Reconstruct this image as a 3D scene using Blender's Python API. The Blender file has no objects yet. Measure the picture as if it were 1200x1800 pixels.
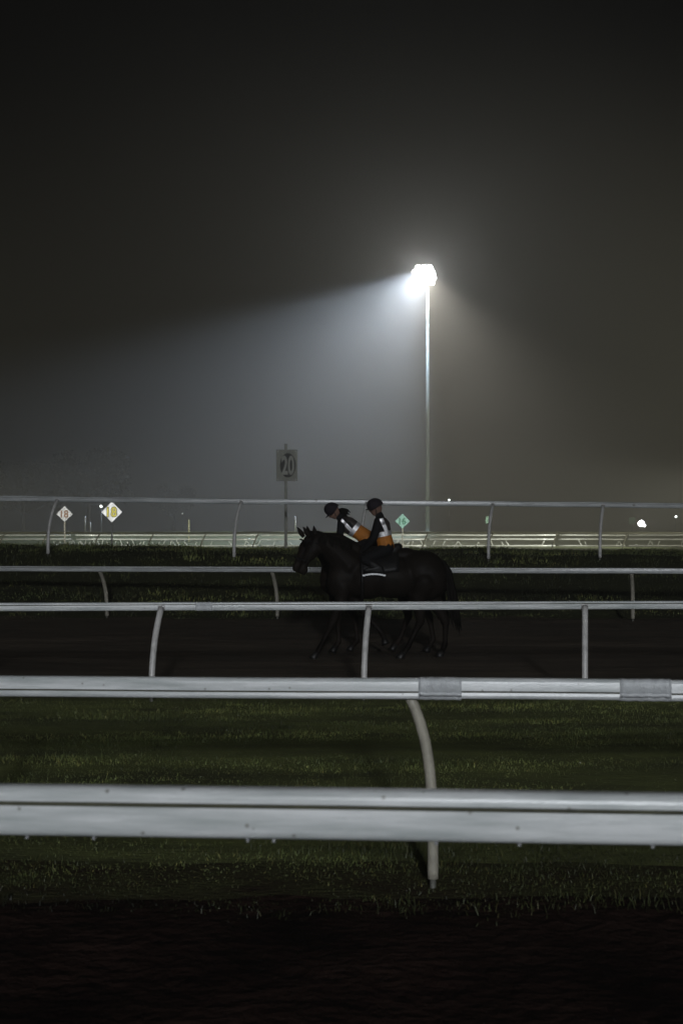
import bpy, bmesh, math, random
import numpy as np
from mathutils import Vector, Matrix, noise

random.seed(7)
rng = np.random.default_rng(11)
SC = bpy.context.scene
COL = SC.collection
R = math.radians

# ------------------------------------------------------------------ camera
CAM_Z = 1.94
cam_d = bpy.data.cameras.new('camera')
cam = bpy.data.objects.new('camera', cam_d)
COL.objects.link(cam)
cam.location = (0, 0, CAM_Z)
cam.rotation_euler = (R(90), 0, 0)
cam_d.sensor_fit = 'VERTICAL'
cam_d.sensor_height = 36
cam_d.sensor_width = 24
cam_d.lens = 48
cam_d.shift_y = 32 / 1800
cam_d.clip_start = 0.05
cam_d.clip_end = 3000
cam_d.dof.use_dof = True
cam_d.dof.focus_distance = 19.5
cam_d.dof.aperture_fstop = 4.5
SC.camera = cam

# ------------------------------------------------------------------ world (overcast night, faint warm town glow)
W = bpy.data.worlds.new('World')
SC.world = W
W.use_nodes = True
bg = W.node_tree.nodes['Background']
bg.inputs[0].default_value = (1.0, 0.90, 0.66, 1)
bg.inputs[1].default_value = 0.0009


def spot(name, loc, target, power, angle, blend, color, radius=0.4):
    d = bpy.data.lights.new(name, 'SPOT')
    d.energy = power
    d.spot_size = R(angle)
    d.spot_blend = blend
    d.color = color
    d.shadow_soft_size = radius
    o = bpy.data.objects.new(name, d)
    COL.objects.link(o)
    o.location = loc
    o.rotation_euler = (Vector(target) - Vector(loc)).to_track_quat('-Z', 'Y').to_euler()
    return o


# the lit lamp in view (its mast is built further down)
LAMP = Vector((9.06, 150.0, 30.0))
spot('mast_flood', LAMP + Vector((0.0, -0.9, 0.35)), LAMP + Vector((-6.1, -1.2, -7.8)), 2.6e5, 88, 0.40, (0.63, 0.76, 1.0), 0.5)
spot('mast_downlight', LAMP + Vector((0.1, -0.9, 0.3)), LAMP + Vector((-1.0, -2.8, -8.4)), 3.2e4, 126, 0.7, (1.0, 0.96, 0.90), 0.35)
pl = bpy.data.lights.new('mast_spill', 'POINT')
pl.energy = 2.2e3
pl.color = (0.92, 0.95, 1.0)
pl.shadow_soft_size = 1.0
plo = bpy.data.objects.new('mast_spill', pl)
COL.objects.link(plo)
plo.location = LAMP + Vector((-0.2, -0.9, 0.0))
# the row of training-track floodlights behind the photographer that lights the front of the rails
spot('yard_flood', (5, -78, 19), (0.8, 20, -0.9), 2.5e5, 25, 0.6, (0.90, 0.94, 1.0), 2.2)
# infield floodlights out of frame to the right and left
spot('infield_flood', (62, 62, 11), (0, 108, 2.5), 4.2e5, 72, 0.9, (1.0, 0.96, 0.74), 0.5)
spot('infield_flood', (-62, 64, 10), (0, 110, 2.0), 1.0e5, 66, 0.9, (1.0, 0.95, 0.74), 0.5)
spot('barrier_flood', (36, 108, 6), (6, 121, 0.3), 1.0e5, 44, 0.8, (1.0, 1.0, 0.86), 0.4)
spot('barrier_flood', (-37, 108, 6), (-10, 121, 0.3), 5e4, 44, 0.8, (1.0, 1.0, 0.86), 0.4)

SC.view_settings.view_transform = 'Standard'
SC.view_settings.look = 'None'
SC.view_settings.exposure = 0.0
SC.view_settings.gamma = 1.0
SC.view_settings.use_curve_mapping = False
cy = SC.cycles
cy.use_denoising = True
cy.volume_bounces = 0
cy.max_bounces = 8
cy.diffuse_bounces = 2
cy.sample_clamp_indirect = 4.0
cy.caustics_reflective = False
cy.caustics_refractive = False

# ------------------------------------------------------------------ materials


def mat(name, base, rough=0.6, var=0.25, scale=6.0, bump=0.0, bscale=40.0, second=None, spec=0.5,
        metal=0.0, stretch=(1, 1, 1), spots=0.0, spot_col=(0.1, 0.1, 0.09), emit=None, coords='Object', tint=False, bdist=0.02):
    m = bpy.data.materials.new(name)
    m.use_nodes = True
    nt = m.node_tree
    b = nt.nodes['Principled BSDF']
    b.inputs['Roughness'].default_value = rough
    b.inputs['Metallic'].default_value = metal
    b.inputs['Specular IOR Level'].default_value = spec
    tc = nt.nodes.new('ShaderNodeTexCoord')
    mp = nt.nodes.new('ShaderNodeMapping')
    mp.inputs['Scale'].default_value = stretch
    nt.links.new(tc.outputs[coords], mp.inputs['Vector'])
    n1 = nt.nodes.new('ShaderNodeTexNoise')
    n1.inputs['Scale'].default_value = scale
    n1.inputs['Detail'].default_value = 8
    n1.inputs['Roughness'].default_value = 0.62
    nt.links.new(mp.outputs[0], n1.inputs['Vector'])
    rp = nt.nodes.new('ShaderNodeValToRGB')
    rp.color_ramp.elements[0].position = 0.32
    rp.color_ramp.elements[1].position = 0.68
    sec = second if second else tuple(c * (1 - var) for c in base)
    rp.color_ramp.elements[0].color = (*sec, 1)
    rp.color_ramp.elements[1].color = (*[c * (1 + (0 if second else var * 0.5)) for c in base], 1)
    nt.links.new(n1.outputs['Fac'], rp.inputs[0])
    out = rp.outputs[0]
    if tint:
        at = nt.nodes.new('ShaderNodeAttribute')
        at.attribute_name = 'tint'
        mx = nt.nodes.new('ShaderNodeMix')
        mx.data_type = 'RGBA'
        mx.blend_type = 'MULTIPLY'
        mx.inputs[0].default_value = 1.0
        nt.links.new(out, mx.inputs[6])
        nt.links.new(at.outputs['Color'], mx.inputs[7])
        out = mx.outputs[2]
    if spots > 0:
        v = nt.nodes.new('ShaderNodeTexVoronoi')
        v.inputs['Scale'].default_value = spots
        mp2 = nt.nodes.new('ShaderNodeMapping')
        mp2.inputs['Scale'].default_value = (1, 1, 1)
        nt.links.new(tc.outputs[coords], mp2.inputs['Vector'])
        nt.links.new(mp2.outputs[0], v.inputs['Vector'])
        r2 = nt.nodes.new('ShaderNodeValToRGB')
        r2.color_ramp.elements[0].position = 0.05
        r2.color_ramp.elements[0].color = (1, 1, 1, 1)
        r2.color_ramp.elements[1].position = 0.10
        r2.color_ramp.elements[1].color = (0, 0, 0, 1)
        nt.links.new(v.outputs['Distance'], r2.inputs[0])
        mx = nt.nodes.new('ShaderNodeMix')
        mx.data_type = 'RGBA'
        nt.links.new(r2.outputs[0], mx.inputs[0])
        nt.links.new(out, mx.inputs[6])
        mx.inputs[7].default_value = (*spot_col, 1)
        out = mx.outputs[2]
    nt.links.new(out, b.inputs['Base Color'])
    # roughness breakup
    rr = nt.nodes.new('ShaderNodeMapRange')
    rr.inputs[3].default_value = max(0.02, rough - 0.12)
    rr.inputs[4].default_value = min(1, rough + 0.12)
    nt.links.new(n1.outputs['Fac'], rr.inputs[0])
    nt.links.new(rr.outputs[0], b.inputs['Roughness'])
    if bump > 0:
        n2 = nt.nodes.new('ShaderNodeTexNoise')
        n2.inputs['Scale'].default_value = bscale
        n2.inputs['Detail'].default_value = 6
        nt.links.new(mp.outputs[0], n2.inputs['Vector'])
        bp = nt.nodes.new('ShaderNodeBump')
        bp.inputs['Strength'].default_value = bump
        bp.inputs['Distance'].default_value = bdist
        nt.links.new(n2.outputs['Fac'], bp.inputs['Height'])
        nt.links.new(bp.outputs[0], b.inputs['Normal'])
    if emit:
        b.inputs['Emission Color'].default_value = (*emit[0], 1)
        b.inputs['Emission Strength'].default_value = emit[1]
    return m


M = {}
M['rail'] = mat('white_rail', (0.66, 0.675, 0.675), 0.26, 0.22, 3.2, 0.08, 60, second=(0.36, 0.39, 0.385), stretch=(0.6, 3, 8), spots=13.0, spot_col=(0.25, 0.25, 0.23))
M['rail_far'] = mat('weathered_rail', (0.48, 0.50, 0.50), 0.20, 0.35, 2.4, 0.05, 40, stretch=(0.5, 3, 6), spots=2.0, spot_col=(0.14, 0.13, 0.11))
M['rail_shaded'] = mat('shaded_rail', (0.055, 0.055, 0.038), 0.5, 0.3, 1.5, stretch=(0.4, 2, 4))  # shade on the far infield rail put into the base colour
M['groove'] = mat('groove_grime', (0.06, 0.06, 0.035), 0.8, 0.4, 12)
M['pale_post'] = mat('pale_post', (0.50, 0.50, 0.30), 0.5, 0.2, 8)
M['tape'] = mat('grey_sleeve', (0.48, 0.50, 0.51), 0.3, 0.16, 9, 0.3, 60, stretch=(2.5, 1, 1.2))
M['post'] = mat('dull_post', (0.34, 0.32, 0.26), 0.5, 0.3, 9, 0.15, 80, spots=9, spot_col=(0.12, 0.10, 0.07))
M['post_white'] = mat('white_post', (0.55, 0.54, 0.52), 0.36, 0.25, 9, 0.1, 60)
M['steel'] = mat('galvanised', (0.4, 0.42, 0.42), 0.4, 0.2, 14, metal=0.5)
M['pin'] = mat('wet_pin', (0.10, 0.10, 0.085), 0.6, 0.3, 14)
M['pole'] = mat('mast_steel', (0.19, 0.23, 0.225), 0.55, 0.12, 3, metal=0.2)
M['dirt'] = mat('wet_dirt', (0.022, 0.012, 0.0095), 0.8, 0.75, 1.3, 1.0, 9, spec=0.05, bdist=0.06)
M['soil'] = mat('verge_soil', (0.17, 0.195, 0.060), 0.85, 0.6, 1.3, 0.9, 22, second=(0.052, 0.054, 0.024), stretch=(0.35, 1.4, 1), spec=0.2)
M['worn'] = mat('worn_turf', (0.060, 0.062, 0.025), 0.85, 0.6, 2.6, 0.9, 20, second=(0.025, 0.014, 0.010), stretch=(0.7, 1.4, 1), spec=0.1)
M['sand'] = mat('wet_sand', (0.120, 0.095, 0.070), 0.8, 0.45, 1.1, 1.0, 7, second=(0.046, 0.038, 0.029), stretch=(0.3, 1.6, 1), spec=0.08, bdist=0.06)
M['bank'] = mat('bank_turf', (0.034, 0.038, 0.014), 0.85, 0.6, 0.7, 0.8, 12, second=(0.018, 0.018, 0.009), stretch=(0.35, 1.3, 1.3), spec=0.2)
M['infield'] = mat('infield_turf', (0.075, 0.095, 0.03), 0.6, 0.4, 0.12, 0.4, 6, second=(0.045, 0.052, 0.02), stretch=(0.3, 1.5, 1), spec=0.4)
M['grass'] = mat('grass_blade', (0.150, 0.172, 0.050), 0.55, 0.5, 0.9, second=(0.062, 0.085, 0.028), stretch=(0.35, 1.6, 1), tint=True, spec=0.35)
M['horse'] = mat('dark_coat', (0.010, 0.0078, 0.0062), 0.5, 0.4, 5, 0.1, 60, spec=0.05)
M['horse_bay'] = mat('dark_bay_coat', (0.013, 0.0095, 0.0072), 0.5, 0.4, 5, 0.1, 60, spec=0.05)
M['hair'] = mat('black_hair', (0.008, 0.007, 0.006), 0.6, 0.4, 30, 0.4, 60, stretch=(1, 1, 0.2), spec=0.03)
M['hoof'] = mat('hoof_horn', (0.010, 0.009, 0.008), 0.5, 0.3, 20)
M['leather'] = mat('black_leather', (0.008, 0.0075, 0.0075), 0.5, 0.3, 20, 0.1, 90, spec=0.2)
M['white_cloth'] = mat('white_trim', (0.75, 0.77, 0.78), 0.4, 0.08, 10)
M['eye'] = mat('wet_eye', (0.01, 0.008, 0.006), 0.08, 0.1, 3)
M['skin'] = mat('skin', (0.16, 0.095, 0.07), 0.55, 0.1, 20, spec=0.2)
M['jacket'] = mat('black_jacket', (0.009, 0.009, 0.0105), 0.8, 0.3, 18, 0.3, 60, spec=0.1)
M['trousers'] = mat('black_trousers', (0.008, 0.008, 0.009), 0.8, 0.3, 18, 0.3, 60, spec=0.1)
M['helmet'] = mat('helmet_cover', (0.016, 0.013, 0.017), 0.75, 0.25, 30, 0.2, 120, spec=0.15)
M['yoke'] = mat('vest_yoke', (0.035, 0.026, 0.022), 0.7, 0.25, 14, 0.3, 50)
M['orange'] = mat('vest_orange', (0.38, 0.13, 0.010), 0.75, 0.22, 9, 0.4, 40)
M['reflect'] = mat('reflective_tape', (1.0, 0.99, 1.0), 0.55, 0.02, 30, metal=0.95)
M['board'] = mat('board_white', (0.80, 0.78, 0.72), 0.36, 0.08, 4, metal=0.9)
M['board_grey'] = mat('board_weathered', (0.26, 0.26, 0.22), 0.7, 0.2, 5)
M['board_teal'] = mat('board_mint', (0.45, 0.75, 0.62), 0.36, 0.1, 4, metal=0.9)
M['num_yellow'] = mat('numeral_yellow', (0.80, 0.68, 0.10), 0.36, 0.08, 8, metal=0.9)
M['num_olive'] = mat('numeral_outline', (0.16, 0.13, 0.015), 0.45, 0.08, 8, metal=0.3)
M['num_orange'] = mat('numeral_orange', (0.45, 0.19, 0.05), 0.45, 0.08, 8, metal=0.5)
M['num_green'] = mat('numeral_green', (0.03, 0.22, 0.13), 0.45, 0.08, 8, metal=0.3)
M['num_pale'] = mat('numeral_pale', (0.28, 0.28, 0.24), 0.6, 0.15, 8)
M['oval'] = mat('oval_black', (0.012, 0.012, 0.008), 0.6, 0.3, 8)
M['bark'] = mat('bark', (0.05, 0.042, 0.03), 0.9, 0.4, 6, 0.6, 20)
M['leaf'] = mat('leaf', (0.018, 0.022, 0.010), 0.6, 0.5, 0.5, tint=True)
M['lens'] = mat('lamp_lens', (0.9, 0.9, 0.9), 0.3, 0.0, 3, emit=((0.98, 0.98, 1.0), 22))
M['lamp_dot'] = mat('small_lamp_glass', (0.9, 0.9, 0.9), 0.3, 0.0, 3, emit=((0.9, 1.0, 0.92), 9))
M['lamp_faint'] = mat('faint_lamp_glass', (0.9, 0.9, 0.9), 0.3, 0.0, 3, emit=((0.9, 1.0, 0.92), 1.3))
M['dew'] = mat('dew', (0.95, 0.95, 0.95), 0.22, 0.0, 3, metal=1.0)
w = bpy.data.materials.new('water')
w.use_nodes = True
wb = w.node_tree.nodes['Principled BSDF']
wb.inputs['Base Color'].default_value = (0.95, 0.97, 1, 1)
wb.inputs['Roughness'].default_value = 0.05
wb.inputs['IOR'].default_value = 1.33
wb.inputs['Transmission Weight'].default_value = 0.75
M['water'] = w

# ------------------------------------------------------------------ helpers


def link(name, me, m=None, parent=None, smooth=True):
    if m is not None:
        for q in (m if isinstance(m, (list, tuple)) else [m]):
            me.materials.append(q)
    if smooth:
        me.polygons.foreach_set('use_smooth', [True] * len(me.polygons))
    o = bpy.data.objects.new(name, me)
    COL.objects.link(o)
    if parent is not None:
        o.parent = parent
    return o


def bm_link(name, bm, m, parent=None, smooth=False):
    me = bpy.data.meshes.new(name)
    bm.normal_update()
    bm.to_mesh(me)
    bm.free()
    return link(name, me, m, parent, smooth)


def empty(name, loc, label, cat, group=None, rz=0.0):
    o = bpy.data.objects.new(name, None)
    COL.objects.link(o)
    o.location = loc
    o.rotation_euler = (0, 0, rz)
    o.empty_display_size = 0.2
    o['label'] = label
    o['category'] = cat
    if group:
        o['group'] = group
    return o


def box(bm, c, s, bevel=0.0, mtx=None):
    r = bmesh.ops.create_cube(bm, size=1.0)
    vs = r['verts']
    bmesh.ops.scale(bm, vec=s, verts=vs)
    if bevel > 0:
        es = list({e for v in vs for e in v.link_edges})
        q = bmesh.ops.bevel(bm, geom=es, offset=bevel, segments=2, profile=0.7, affect='EDGES')
        vs = list({v for f in q['faces'] for v in f.verts} | {v for v in vs if v.is_valid})
    if mtx is not None:
        bmesh.ops.transform(bm, matrix=mtx, verts=vs)
    bmesh.ops.translate(bm, vec=c, verts=vs)


def tube(bm, pts, rad, n=12, cap=True):
    pts = [Vector(p) for p in pts]
    if not isinstance(rad, (list, tuple)):
        rad = [rad] * len(pts)
    rings = []
    up = Vector((1, 0, 0.01)).normalized()
    for i, p in enumerate(pts):
        t = (pts[min(i + 1, len(pts) - 1)] - pts[max(i - 1, 0)]).normalized()
        a = up - t * up.dot(t)
        if a.length < 1e-3:
            a = Vector((0, 1, 0)) - t * t.y
        a.normalize()
        b = t.cross(a)
        rings.append([bm.verts.new(p + (a * math.cos(2 * math.pi * k / n) + b * math.sin(2 * math.pi * k / n)) * rad[i]) for k in range(n)])
    for i in range(len(rings) - 1):
        for k in range(n):
            bm.faces.new((rings[i][k], rings[i][(k + 1) % n], rings[i + 1][(k + 1) % n], rings[i + 1][k]))
    if cap:
        bm.faces.new(rings[0][::-1])
        bm.faces.new(rings[-1])


def plate(bm, outline, y0, y1):
    """closed outline in (x, z), extruded from y0 (front) to y1."""
    a = [bm.verts.new((x, y0, z)) for x, z in outline]
    b = [bm.verts.new((x, y1, z)) for x, z in outline]
    bm.faces.new(a)
    bm.faces.new(b[::-1])
    n = len(a)
    for i in range(n):
        bm.faces.new((a[i], b[i], b[(i + 1) % n], a[(i + 1) % n]))
    bmesh.ops.recalc_face_normals(bm, faces=bm.faces)


def hull_blobs(items, voxel, smooth_it=6):
    """one continuous surface out of tapered capsules ('c', p0, r0, p1, r1) and ellipsoids ('e', centre, radii, rot)."""
    bm = bmesh.new()
    for it in items:
        t = bmesh.new()
        if it[0] == 'c':
            for p, r in ((it[1], it[2]), (it[3], it[4])):
                q = bmesh.ops.create_icosphere(t, subdivisions=2, radius=r)
                bmesh.ops.translate(t, vec=p, verts=q['verts'])
            q = bmesh.ops.convex_hull(t, input=t.verts)
            bad = [g for g in q['geom_interior'] if isinstance(g, bmesh.types.BMVert)]
            bmesh.ops.delete(t, geom=bad, context='VERTS')
        else:
            q = bmesh.ops.create_icosphere(t, subdivisions=3, radius=1)
            mt = Matrix.Translation(Vector(it[1])) @ (Matrix.Rotation(it[3], 4, 'Y') if len(it) > 3 else Matrix()) @ Matrix.Diagonal((*it[2], 1))
            bmesh.ops.transform(t, matrix=mt, verts=q['verts'])
        me = bpy.data.meshes.new('t')
        t.to_mesh(me)
        t.free()
        bm.from_mesh(me)
        bpy.data.meshes.remove(me)
    me = bpy.data.meshes.new('blob')
    bm.to_mesh(me)
    bm.free()
    o = bpy.data.objects.new('blob', me)
    COL.objects.link(o)
    md = o.modifiers.new('r', 'REMESH')
    md.mode = 'VOXEL'
    md.voxel_size = voxel
    sm = o.modifiers.new('s', 'SMOOTH')
    sm.factor = 0.5
    sm.iterations = smooth_it
    dg = bpy.context.evaluated_depsgraph_get()
    dg.update()
    res = bpy.data.meshes.new_from_object(o.evaluated_get(dg))
    bpy.data.objects.remove(o)
    bpy.data.meshes.remove(me)
    return res


def cut(me, planes):
    """a copy of the mesh with everything on the positive side of each plane (co, no) removed."""
    bm = bmesh.new()
    bm.from_mesh(me)
    for co, no in planes:
        bmesh.ops.bisect_plane(bm, geom=bm.verts[:] + bm.edges[:] + bm.faces[:], plane_co=co, plane_no=no, clear_outer=True)
    return bm


def fnoise(x, y, s):
    return noise.noise(Vector((x * s, y * s, 3.7)))


# ------------------------------------------------------------------ terrain
def sstep(a, b, t):
    t = min(1, max(0, (t - a) / (b - a)))
    return t * t * (3 - 2 * t)


PROF = [(-80, 0), (30.2, 0), (31.0, 0.20), (31.7, 0.36), (32.2, 0.40), (33.2, 0.98), (34.3, 1.36), (36.0, 1.47), (37.5, 1.43), (44, 1.0), (60, 0.6), (75, 0.5), (123, 0.48), (146, 1.74), (160, 1.76), (900, 1.80)]


def terrain(x, y):
    for i in range(len(PROF) - 1):
        if PROF[i][0] <= y <= PROF[i + 1][0]:
            t = (y - PROF[i][0]) / (PROF[i + 1][0] - PROF[i][0])
            z = PROF[i][1] + (PROF[i + 1][1] - PROF[i][1]) * t
            break
    else:
        z = 0
    k = sstep(30, 36, y) * (1 - sstep(44, 70, y))
    z += -0.0105 * max(-30, min(30, x)) * k + 0.10 * k * fnoise(x, y, 0.22)
    z += (0.05 if y > 30 else 0.02) * fnoise(x, y, 0.5) * (1 if y < 60 else 0.3)
    if 16.0 < y < 30.2:   # harrowed ridges along the sand track
        z += 0.035 * math.exp(-((y - 23.2 - 0.35 * fnoise(x, 0, 0.25)) / 0.35) ** 2) - 0.03 * math.exp(-((y - 24.0 - 0.35 * fnoise(x, 0, 0.25)) / 0.4) ** 2)
        z += 0.03 * math.exp(-((y - 29.2) / 0.35) ** 2)
        z += 0.012 * fnoise(x * 0.5, y * 3.0, 0.9)
    if y < 7.2:
        z += 0.02 * fnoise(x, y, 1.7) + 0.012 * fnoise(x, y, 5.0)
    return z


def xs_grid():
    u = np.linspace(-1, 1, 151)
    return np.sinh(u * 5.2) / np.sinh(5.2) * 420


def edge_wob(x, y):
    if y > 60 or y < -5:
        return 0
    return (0.13 if y < 20 else 0.25) * fnoise(x, 5 * round(y), 0.9) + (0.09 * fnoise(x, round(y), 3.1) + 0.05 * fnoise(x, round(y), 8.0) if y < 10 and abs(x) < 8 else 0)


def strip(name, y0, y1, step, m, far=False):
    xs = xs_grid()
    n = max(2, int((y1 - y0) / step) + 1)
    ys = np.linspace(y0, y1, n) if not far else y0 * (y1 / y0) ** np.linspace(0, 1, n)
    vs, fs = [], []
    for j, y in enumerate(ys):
        for x in xs:
            yy = y + (edge_wob(x, y) if j in (0, len(ys) - 1) else 0)
            vs.append((x, yy, terrain(x, yy)))
    k = len(xs)
    for j in range(len(ys) - 1):
        for i in range(k - 1):
            fs.append((j * k + i, j * k + i + 1, (j + 1) * k + i + 1, (j + 1) * k + i))
    me = bpy.data.meshes.new(name)
    me.from_pydata(vs, [], fs)
    o = link(name, me, m)
    o['kind'] = 'structure'
    return o


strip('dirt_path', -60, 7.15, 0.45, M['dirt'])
strip('worn_verge', 7.15, 7.95, 0.2, M['worn'])
strip('grass_verge', 7.95, 15.95, 0.25, M['soil'])
strip('sand_track', 15.95, 30.2, 0.22, M['sand'])
strip('grass_bank', 30.2, 37.5, 0.25, M['bank'])
strip('infield', 37.5, 760, 12, M['infield'], far=True)

# haze: one closed box of even mist round everything
bm = bmesh.new()
box(bm, (0, 350, 18.5), (860, 844, 40))
hz = bm_link('haze', bm, None)
hz['kind'] = 'stuff'
hm = bpy.data.materials.new('mist')
hm.use_nodes = True
hm.node_tree.nodes.clear()
ho = hm.node_tree.nodes.new('ShaderNodeOutputMaterial')
pv = hm.node_tree.nodes.new('ShaderNodeVolumePrincipled')
pv.inputs['Density'].default_value = 0.0068
pv.inputs['Anisotropy'].default_value = 0.70
pv.inputs['Color'].default_value = (0.97, 0.955, 0.88, 1)
hm.node_tree.links.new(pv.outputs[0], ho.inputs['Volume'])
hz.data.materials.append(hm)

# ------------------------------------------------------------------ running rails


def rail_profile(w, h, groove, gd):
    """(depth, height-from-top) outline; the grooved face is on the near (-) side."""
    r = min(w, h) * 0.34
    pts = []

    def arc(cx, cz, a0, a1, n=5):
        for k in range(n + 1):
            a = R(a0 + (a1 - a0) * k / n)
            pts.append((cx + r * math.cos(a), cz + r * math.sin(a)))
    hw = w / 2
    arc(hw - r, -r, 0, 90)
    arc(-hw + r, -r, 90, 180)
    g = -h * groove
    pts.extend([(-hw, g + gd), (-hw + gd * 1.1, g + gd * 0.4), (-hw + gd * 1.1, g - gd * 0.4), (-hw, g - gd)])
    pts.append((-hw - 0.002, g - (h - h * groove) * 0.5))
    arc(-hw + r, -h + r, 180, 270)
    arc(hw - r, -h + r, 270, 360)
    return pts


def rail_mesh(path, prof):
    bm = bmesh.new()
    path = [Vector(p) for p in path]
    rings = []
    for i, p in enumerate(path):
        t = path[min(i + 1, len(path) - 1)] - path[max(i - 1, 0)]
        t.z = 0
        t.normalize()
        nrm = Vector((-t.y, t.x, 0))
        rings.append([bm.verts.new(p + nrm * d + Vector((0, 0, z))) for d, z in prof])
    n = len(prof)
    for i in range(len(rings) - 1):
        for k in range(n):
            f = bm.faces.new((rings[i][k], rings[i][(k + 1) % n], rings[i + 1][(k + 1) % n], rings[i + 1][k]))
            if 12 <= k <= 14:
                f.material_index = 1          # grime that gathers in the groove
    bm.faces.new(rings[0][::-1])
    bm.faces.new(rings[-1])
    bmesh.ops.recalc_face_normals(bm, faces=bm.faces)
    return bm


def post_curve(h, dx, dy, power):
    pts = []
    for k in range(13):
        t = k / 12
        pts.append(Vector((dx * t ** power, dy * t ** power, h * t)))
    return pts


def fence(name, label, ends, h, w, groove, m, posts, goose, power, post_m, joints=(), sleeves=(), pr=0.034, gd=0.005, top_over=0.0, wob=0.004, base_z=None):
    """ends: rail-top points left and right (x, y, z); posts: x positions of the rail where posts join;
    goose: (dx, dy) of the rail from the post foot."""
    a, b = Vector(ends[0]), Vector(ends[1])
    at = lambda x: a + (b - a) * ((x - a.x) / (b.x - a.x))
    mid = at(0.0)
    root = empty(name, (0, mid.y - goose[1], terrain(0, mid.y - goose[1]) if base_z is None else base_z), label, 'fence', 'white running rails beside the tracks' if name == 'running_rail' else None)
    off = root.location
    cuts = [a.x] + sorted(joints) + [b.x]
    prof = rail_profile(w, h, groove, gd)
    for i in range(len(cuts) - 1):
        x0, x1 = cuts[i] + (0.003 if i else 0), cuts[i + 1] - (0.003 if i < len(cuts) - 2 else 0)
        n = max(2, int((x1 - x0) / 0.6))
        path = []
        for k in range(n + 1):
            x = x0 + (x1 - x0) * k / n
            p = at(x)
            p.z += wob * fnoise(x, p.y, 0.6) + (0.003 if i % 2 else 0)
            p.y += wob * fnoise(x, p.y + 9, 0.4)
            path.append(p - off)
        o = bm_link('rail', rail_mesh(path, prof), [m, M['groove']], root, True)
        o.data.set_sharp_from_angle(angle=R(50))
    for x0, x1 in sleeves:
        pf = [(d * 1.06 + 0.0, z * 1.05 + 0.004) for d, z in rail_profile(w, h, groove, 0.0012)]
        path = [at(x0 + (x1 - x0) * k / 12) - off + Vector((0, 0, 0.0015 * math.sin(k * 2.1))) for k in range(13)]
        bm_link('sleeve', rail_mesh(path, pf), [M['tape'], M['tape']], root, True)
    cache = {}
    for x in posts:
        p = at(x)
        fx, fy = p.x - goose[0], p.y - goose[1]
        gz = terrain(fx, fy)
        jy = p.y - math.copysign(w * 0.5 + pr * 0.6, goose[1])
        hh = p.z - h * 0.62 - gz if True else 0
        pts = post_curve(hh, goose[0], jy - fy, power)
        stub = 0.05
        pts = [q for q in pts]
        bm = bmesh.new()
        up = [Vector((0, 0, stub))] + [q for q in pts if q.z > stub + 0.02]
        tube(bm, up, pr, 12)
        o = bm_link('post', bm, post_m, root, True)
        o.location = Vector((fx, fy, gz)) - off
        bm = bmesh.new()
        tube(bm, [(0, 0, -0.12), (0, 0, stub + 0.015)], pr * 0.56, 10)
        bm_link('base_pin', bm, M['pin'], o, True)
        bm = bmesh.new()
        sy = math.copysign(1, goose[1])
        box(bm, (goose[0], jy - fy + sy * pr * 0.35, hh + h * 0.03), (pr * 2.2, pr * 1.0, h * 0.5), 0.006)
        bm_link('clamp', bm, post_m, o, True)
    return root


def px(x, Y):
    return (x - 600) * Y / 2400


# nearest rail
f1 = fence('running_rail', 'nearest and thickest white rail across the dark foreground, beaded with water drops',
           ((-3.2, 3.865, 1.25), (3.2, 3.43, 1.25)), 0.135, 0.075, 0.33, M['rail'],
           [-2.9, 2.9], (0.0, 0.42), 3.5, M['post_white'], gd=0.006)
# second rail
f2 = fence('running_rail', 'second nearest white rail with two grey sleeves, above the curved beige post on the grass',
           ((-6.0, 7.62, 1.15), (6.0, 6.99, 1.15)), 0.112, 0.07, 0.64, M['rail'],
           [px(715, 7.28) - 2.75, px(715, 7.28), px(715, 7.28) + 2.75], (-0.145, -0.10), 4.0, M['post'],
           pr=0.030, wob=0.007, joints=[px(772, 7.28), px(1130, 7.28)], sleeves=[(px(735, 7.28), px(810, 7.28)), (px(1086, 7.24), px(1175, 7.24))], gd=0.0045, base_z=0)
# third rail, near side of the sand track
s3 = 16.0
f3 = fence('running_rail', 'thin white rail right in front of the horses, on three bowed posts',
           ((-9.0, 15.43, 1.10), (9.0, 16.58, 1.10)), 0.098, 0.06, 0.30, M['rail'],
           [px(287, s3) - 2.38, px(287, s3), px(648, s3), px(1031, s3), px(1031, s3) + 2.4, px(1031, s3) + 4.8, px(287, s3) - 4.8], (0.063, 0.40), 2.6, M['post_white'],
           joints=[px(-330, s3), px(362, s3), px(1390, s3)], sleeves=[(px(345, s3), px(375, s3))], pr=0.036, gd=0.005, base_z=0)
# fourth rail, far side of the track
s4 = 29.2
f4 = fence('running_rail', 'white rail on the far side of the sand track, passing behind the horses',
           ((-18, 31.2, 1.15), (18, 27.2, 1.15)), 0.118, 0.07, 0.3, M['rail_far'],
           [px(165 + 311 * k, s4) for k in range(-3, 7)], (-0.11, -0.42), 3.0, M['post'],
           joints=[px(-60, s4), px(545, s4), px(1200, s4)], pr=0.042, gd=0.004, base_z=0)
# fifth rail, on the bank
s5 = 34.3
f5 = fence('running_rail', 'weathered rail up on the grass bank, above eye level in front of the mist',
           ((px(-1000, s5), s5, 2.94), (px(2200, s5), s5 + 0.2, 2.48)), 0.135, 0.08, 0.3, M['rail_far'],
           [px(v, s5) for v in (-560, -340, -120, 101, 424, 645, 866, 1060, 1280, 1500, 1720)], (0.15, 0.45), 3.0, M['post_white'],
           joints=[px(-120, s5), px(424, s5), px(866, s5), px(1300, s5)], pr=0.042, gd=0.004, wob=0.02, base_z=1.3)
f5.children[0]['label'] = 'weathered rail length'
for o in list(f5.children):
    if 'label' in o:
        del o['label']
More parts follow.
